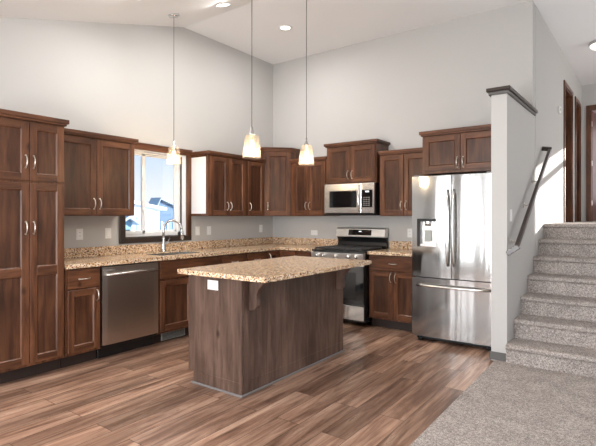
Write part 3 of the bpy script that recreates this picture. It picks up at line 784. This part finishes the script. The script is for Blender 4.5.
# island
r = thing('kitchen_island', 'freestanding brown kitchen island with granite top and corbels', 'island', (-2.66, 3.29, 0))
ix0, ix1, iy0, iy1 = -2.978, -2.388, 2.552, 4.030
m = MB()
m.box(ix0 + .06, ix1, iy0, iy1, .001, .10, ISLAND); m.box(ix0, ix1, iy0, iy1, .10, BZ, ISLAND, .0015); m.build('island_body', r, r)
m = MB(); m.box(ix1 - .016, ix1 + .004, iy0 - .004, iy0 + .016, .001, BZ, ISLAND, .002); m.build('corner_trim', r, r)
m = MB(); m.box(ix1, ix1 + .006, iy0 + .018, iy0 + .075, .02, BZ, ISLAND, .001); m.build('face_stile', r, r)
m = MB(); m.box(ix0 + .05, ix1 + .014, iy0 - .014, iy0 - .001, .001, .016, SHOE, .003); m.box(ix1 + .001, ix1 + .014, iy0, iy1 + .01, .001, .016, SHOE, .003); m.build('shoe_moulding', r, r)
m = MB(); m.box(-3.012, -2.082, 2.462, 4.052, BZ + .001, BZ + .038, GRANITE, .003); m.build('island_top', r, r)
for cy in (2.655, 3.915):
    raw = [(.0, .004), (.168, .004), (.168, .022), (.155, .030), (.138, .044), (.118, .062), (.100, .082), (.086, .104), (.078, .130), (.076, .160), (.080, .190), (.078, .212), (.064, .232), (.046, .246), (.020, .250), (.0, .250)]
    prof = [(ix1 + .001 + a, BZ - b_) for a, b_ in raw]
    m = MB(); m.prism(prof, 'y', cy - .024, cy + .024, ISLAND, .002); m.build('corbel', r, r)
def plate(name, label, F, u, z, w=.072, h=.115, kind='switch', parent=None, cat='switch'):
    mb = MB(F); mb.box(u - w / 2, u + w / 2, .0, .006, z - h / 2, z + h / 2, WHITE, .002)
    if parent is not None: o = mb.build(name, parent, parent)
    else: o = mb.build(name); tag(o, label, cat)
    n_ = max(1, round(w / .072)) if h > .08 else 1
    root = parent
    for i in range(n_):
        cu = u + (i - (n_ - 1) / 2) * .046
        mb = MB(F)
        if kind == 'switch': mb.box(cu - .016, cu + .016, .0062, .010, z - .033, z + .033, VINYL, .002); nm = 'switch_rocker'
        else:
            nm = 'socket_face'
            if w > h:
                mb.box(u - .034, u + .034, .0062, .009, z - .017, z + .017, VINYL, .002)
                for s_ in (-.018, .018): mb.box(u + s_ - .007, u + s_ + .007, .0091, .0096, z + .003, z + .006, SLOT); mb.box(u + s_ - .007, u + s_ + .007, .0091, .0096, z - .007, z - .004, SLOT)
            else:
                mb.box(cu - .017, cu + .017, .0062, .009, z - .034, z + .034, VINYL, .002)
                for s_ in (-.018, .018): mb.box(cu - .007, cu - .004, .0091, .0096, z + s_ - .007, z + s_ + .007, SLOT); mb.box(cu + .003, cu + .006, .0091, .0096, z + s_ - .007, z + s_ + .007, SLOT)
        mb.build(nm, o, root)
    return o
FI = Matrix(((1, 0, 0, 0), (0, -1, 0, iy0 - .0005), (0, 0, 1, 0), (0, 0, 0, 1)))
plate('outlet', None, FI, -2.69, .812, .118, .075, 'outlet', r)

FLW = Matrix.Translation((.0005, 0, 0)) @ FL()
FBW = Matrix.Translation((0, -.0005, 0)) @ FB()
plate('outlet_plate', 'white wall outlet nearest the pantry, left of the window', FLW, 2.56, 1.165, kind='outlet', cat='outlet')
plate('switch_plate', 'white switch plate just left of the window casing', FLW, 2.88, 1.165)
plate('switch_plate', 'white switch plate just right of the window casing', FLW, 4.16, 1.16)
plate('outlet_plate', 'white wall outlet, second plate right of the window', FLW, 4.36, 1.16, kind='outlet', cat='outlet')
plate('outlet_plate', 'white wall outlet near the corner under the three-door cabinet', FLW, 5.43, 1.165, kind='outlet', cat='outlet')
plate('outlet_plate', 'white sideways outlet on the back wall left of the range', FBW, -3.89, 1.110, .118, .075, 'outlet', cat='outlet')
plate('outlet_plate', 'white outlet on the back wall left of the refrigerator', FBW, -2.39, 1.135, kind='outlet', cat='outlet')
A = math.atan(.025)
def FH(y): return Matrix.Translation((hx(y) + .0005, y, 0)) @ Matrix.Rotation(-A, 4, 'Z') @ Matrix(((0, 1, 0, 0), (1, 0, 0, 0), (0, 0, 1, 0), (0, 0, 0, 1)))
plate('switch_plate', 'white switch plate on the half wall below the handrail', FH(4.74), 0, 1.36, .072, .115)
plate('switch_plate', 'wide white double switch plate on the sunlit stair wall', FH(6.35), 0, 1.58, .165, .135)
m = MB(FH(7.45)); m.box(-.06, .06, 0, .025, 2.80, 2.89, WHITE, .005, 2); o = m.build('thermostat'); tag(o, 'small white thermostat high on the stair wall', 'thermostat')
m = MB(FH(7.45)); m.box(-.03, .03, .0255, .0265, 2.835, 2.872, GRILLE); m.build('screen', o)

# ================================================================== stairs
r = thing('staircase', 'carpeted grey staircase climbing beside the half wall', 'stairs', (-.3, 4.56, 0))
TR, RI = .30, .18
for i in range(7):
    ya = 4.562 + TR * i; yb_ = ya + TR - .001 if i < 6 else 6.559
    zt = RI * (i + 1); zb_ = 0.0125 if ya < 4.6 else 0
    prof = [(ya, zb_), (ya, zt - .055)]
    for k_ in range(7):
        a = math.pi * .5 + math.pi * k_ / 6     # rounded nosing
        a = -math.pi / 2 - math.pi * k_ / 6
        prof.append((ya + .002 + .024 * math.cos(a), zt - .024 + .024 * math.sin(a)))
    prof += [(yb_, zt), (yb_, zb_)]
    m = MB()
    m.prism(prof, 'x', -1.0, .355, CARPET)
    for v in m.bm.verts:
        if v.co.x < -.5: v.co.x = hx(v.co.y) + .002
    m.build('step', r, r)
# handrail
r = thing('handrail', 'dark brown wooden handrail sloping up the stair wall', 'handrail', (-.95, 4.6, 0))
def rail_pt(y, off=.085): return hx(y) + off
p0 = (rail_pt(4.60), 4.60, 1.075); p1 = (rail_pt(6.27), 6.27, 2.150)
dvec = Vector((0, p1[1] - p0[1], p1[2] - p0[2])).normalized(); up = Vector((0, -dvec.z, dvec.y))
m = MB()
def bar(mb, a, b_, up_, hw, hh, mat, bev=.004):
    a, b_ = Vector(a), Vector(b_); d = (b_ - a).normalized(); s_ = d.cross(up_).normalized(); u_ = s_.cross(d)
    M = Matrix((( s_.x, d.x, u_.x, a.x), (s_.y, d.y, u_.y, a.y), (s_.z, d.z, u_.z, a.z), (0, 0, 0, 1)))
    t_ = MB(); t_.box(-hw, hw, 0, (b_ - a).length, -hh, hh, mat, bev); bmesh.ops.transform(t_.bm, matrix=M, verts=t_.bm.verts)
    me = bpy.data.meshes.new('tmp'); t_.bm.to_mesh(me); t_.bm.free(); n0 = len(mb.bm.faces); mb.bm.from_mesh(me); bpy.data.meshes.remove(me)
    i = mb.mi(mat); mb.bm.faces.ensure_lookup_table()
    for f in mb.bm.faces[n0:]: f.material_index = i
bar(m, p0, p1, up, .016, .024, DARKWOOD); m.build('rail', r, r)
m = MB(); bar(m, (hx(4.60) + .002, 4.61, 1.005), (p0[0] + .016, 4.612, 1.078), Vector((0, 0, 1)), .018, .023, DARKWOOD); m.build('wall_return', r, r)
m = MB(); bar(m, (hx(6.27) + .002, 6.24, 2.165), (p1[0] + .016, 6.262, 2.15), up, .018, .023, DARKWOOD); m.build('wall_return', r, r)
for yy in (4.74, 5.28, 5.70):
    zz = p0[2] + (yy - p0[1]) * dvec.z / dvec.y
    m = MB(); X0 = hx(yy) + .001
    m.lathe([(.001, 0), (.030, 0), (.030, .006), (.012, .010), (.010, .03)], (X0, yy, zz - .045), NICKEL, 16, 'x')
    m.tube([(X0 + .008, yy, zz - .045), (X0 + .05, yy, zz - .050), (X0 + .076, yy, zz - .045), (X0 + .084, yy, zz - .026)], .008, NICKEL, 8)
    m.build('bracket', r, r)

# ================================================================== lamps
def pendant(label, x, y, zb, ceil_z, s=1.0):
    r = thing('pendant_light', label, 'pendant light', (x, y, zb), 'glass pendant lights')
    m = MB(); m.lathe([(.001, -.001), (.062, -.001), (.062, -.012), (.050, -.024), (.012, -.030), (.001, -.030)], (x, y, ceil_z), CHROME, 24)
    if abs(ceil_z - HZ) > .02:
        for v in m.bm.verts: v.co.z += (v.co.y - y) * .285
    m.build('canopy', r, r)
    m = MB(); m.tube([(x, y, zb + .245 * s), (x, y, ceil_z - .02)], .0035, GREYBASE, 6); m.build('cord', r, r)
    m = MB(); m.lathe([(.001, .262), (.010, .262), (.010, .240), (.015, .232), (.017, .212), (.026, .206), (.028, .197), (.016, .194), (.014, .150), (.001, .150)], (x, y, zb), CHROME, 20); m.build('socket', r, r)
    m = MB()
    out = [(.028, .196), (.044, .194), (.055, .187), (.061, .172), (.064, .150), (.070, .100), (.0755, .045), (.080, .0)]
    m.lathe([(a, b_) for a, b_ in out] + [(a - .003, b_ + (.0015 if i == 0 else 0)) for i, (a, b_) in enumerate(out[::-1])], (x, y, zb), SHADE, 36)
    m.build('glass_shade', r, r)
    m = MB(); m.lathe([(.001, .150), (.011, .148), (.012, .130), (.019, .110), (.021, .095), (.018, .078), (.010, .068), (.001, .066)], (x, y, zb), BULB, 20); m.build('bulb', r, r)
    d = bpy.data.lights.new('bulb_glow', 'POINT'); d.energy = 9.0; d.color = (1.0, .80, .56); d.shadow_soft_size = .03
    o = bpy.data.objects.new('bulb_glow', d); o.location = (0, 0, .03); o.parent = r; COL.objects.link(o)
def slope(y): return HZ - (3.93 - y) * (HZ - 2.47) / 4.53 if y < 3.93 else HZ
pendant('glass pendant light hanging over the sink by the window', -4.19, 3.38, 1.930, slope(3.38))
pendant('glass pendant light over the near end of the island', -2.65, 2.96, 1.846, slope(2.96))
pendant('glass pendant light over the far end of the island', -2.65, 3.765, 1.858, slope(3.765))
def can(label, x, y, z, sl=0.0, power=17):
    r = thing('recessed_light', label, 'ceiling light', (x, y, z), 'recessed ceiling lights')
    m = MB(); m.lathe([(.062, -.002), (.066, -.008), (.092, -.006), (.095, -.0005)], (x, y, z), WHITE, 32)
    for v in m.bm.verts: v.co.z += (v.co.y - y) * sl
    m.build('trim_ring', r, r)
    m = MB(); m.lathe([(.001, -.004), (.063, -.0035)], (x, y, z), LED, 32)
    for v in m.bm.verts: v.co.z += (v.co.y - y) * sl
    m.build('lens', r, r, normals=False)
    d = bpy.data.lights.new('can_glow', 'AREA'); d.shape = 'DISK'; d.size = .11; d.energy = power; d.color = (1.0, .97, .93)
    o = bpy.data.objects.new('can_glow', d); o.location = (0, 0, -.02); o.parent = r; COL.objects.link(o)
can('recessed ceiling light on the level ceiling, nearest the corner', -3.64, 4.70, HZ)
SL = (HZ - 2.47) / 4.53
can('recessed ceiling light on the sloping ceiling beside the crease', -3.69, 3.66, slope(3.66), SL)
can('recessed ceiling light cut by the top edge of the photo', -3.75, 2.64, slope(2.64), SL)
# flush dome in the hall
dx_, dy_ = -.42, 7.66
r = thing('flush_ceiling_light', 'round flush dome ceiling light over the upper hall', 'ceiling light', (dx_, dy_, HZ))
m = MB(); m.lathe([(.001, -.001), (.145, -.001), (.150, -.018), (.142, -.034), (.132, -.036)], (dx_, dy_, HZ), CHROME, 32); m.build('lamp_base', r, r)
m = MB(); m.lathe([(.132, -.034), (.128, -.055), (.105, -.080), (.060, -.097), (.012, -.101), (.001, -.101)], (dx_, dy_, HZ), DOME, 32); m.build('glass_dome', r, r)
m = MB(); m.lathe([(.012, -.100), (.010, -.115), (.001, -.118)], (dx_, dy_, HZ), CHROME, 12); m.build('finial', r, r)

# ================================================================== outdoors through the window
SNOW = plain('snow_ground', (0.85, 0.87, 0.92, 1), 0.8)
SIDING = plain('white_siding', (0.80, 0.83, 0.88, 1), 0.7)
ROOFM = plain('blue_grey_roof', srgb(158, 172, 184), 0.8)
BLUEW = plain('blue_grey_siding', srgb(92, 120, 150), 0.8)
TEAL = plain('blue_siding', srgb(110, 150, 175), 0.7)
PANE = plain('house_window', srgb(190, 215, 235), 0.2)
m = MB(); m.box(-70, XL - .5, -30, 60, -1.2, -1.0, SNOW); struct(m, 'ground', 'pale ground outside the window')
def house(label, x, y0, y1, zb, ze, zp, depth, wall, yp=None, roof=None):
    r = thing('neighbour_house', label, 'house', (x, (y0 + y1) / 2, zb))
    yp = yp or (y0 + y1) / 2
    m = MB(); m.prism([(y0, zb), (y1, zb), (y1, ze), (yp, zp - .05), (y0, ze)], 'x', x - depth, x, wall); m.build('house_walls', r, r)
    m = MB(); m.prism([(y0 - .25, ze - .12), (yp, zp), (y1 + .25, ze - .12), (y1 + .25, ze - .0), (yp, zp + .13), (y0 - .25, ze)], 'x', x - depth, x + .25, roof or ROOFM); m.build('roof', r, r)
    m = MB()
    for yy in (y0 + (y1 - y0) * .3, y0 + (y1 - y0) * .7): m.box(x, x + .04, yy - .25, yy + .25, zb + (ze - zb) * .45, zb + (ze - zb) * .85, PANE)
    m.build('house_window', r, r)
house('white house seen through the left pane of the window', -19, 11.0, 14.45, -1, 1.78, 1.98, 5, SIDING, roof=SNOW)
house('blue-grey gabled house seen behind the white one in the right pane', -27, 19.9, 24.2, -1, 1.25, 2.55, .9, BLUEW, 20.5)
house('small blue shed seen at the lower left of the window', -17.6, 11.45, 11.95, -1, 1.10, 1.27, 1.1, TEAL)
r = thing('yard_fence', 'low blue-grey fence in front of the blue-grey house', 'fence', (-24, 19.5, -1))
m = MB(); m.box(-24.05, -24.0, 17.9, 21.8, -1, 1.0, TEAL)
for k_ in range(9): m.box(-24.0, -23.95, 17.9 + k_ * .46, 17.98 + k_ * .46, -1, 1.06, SIDING)
m.build('fence_panel', r, r)
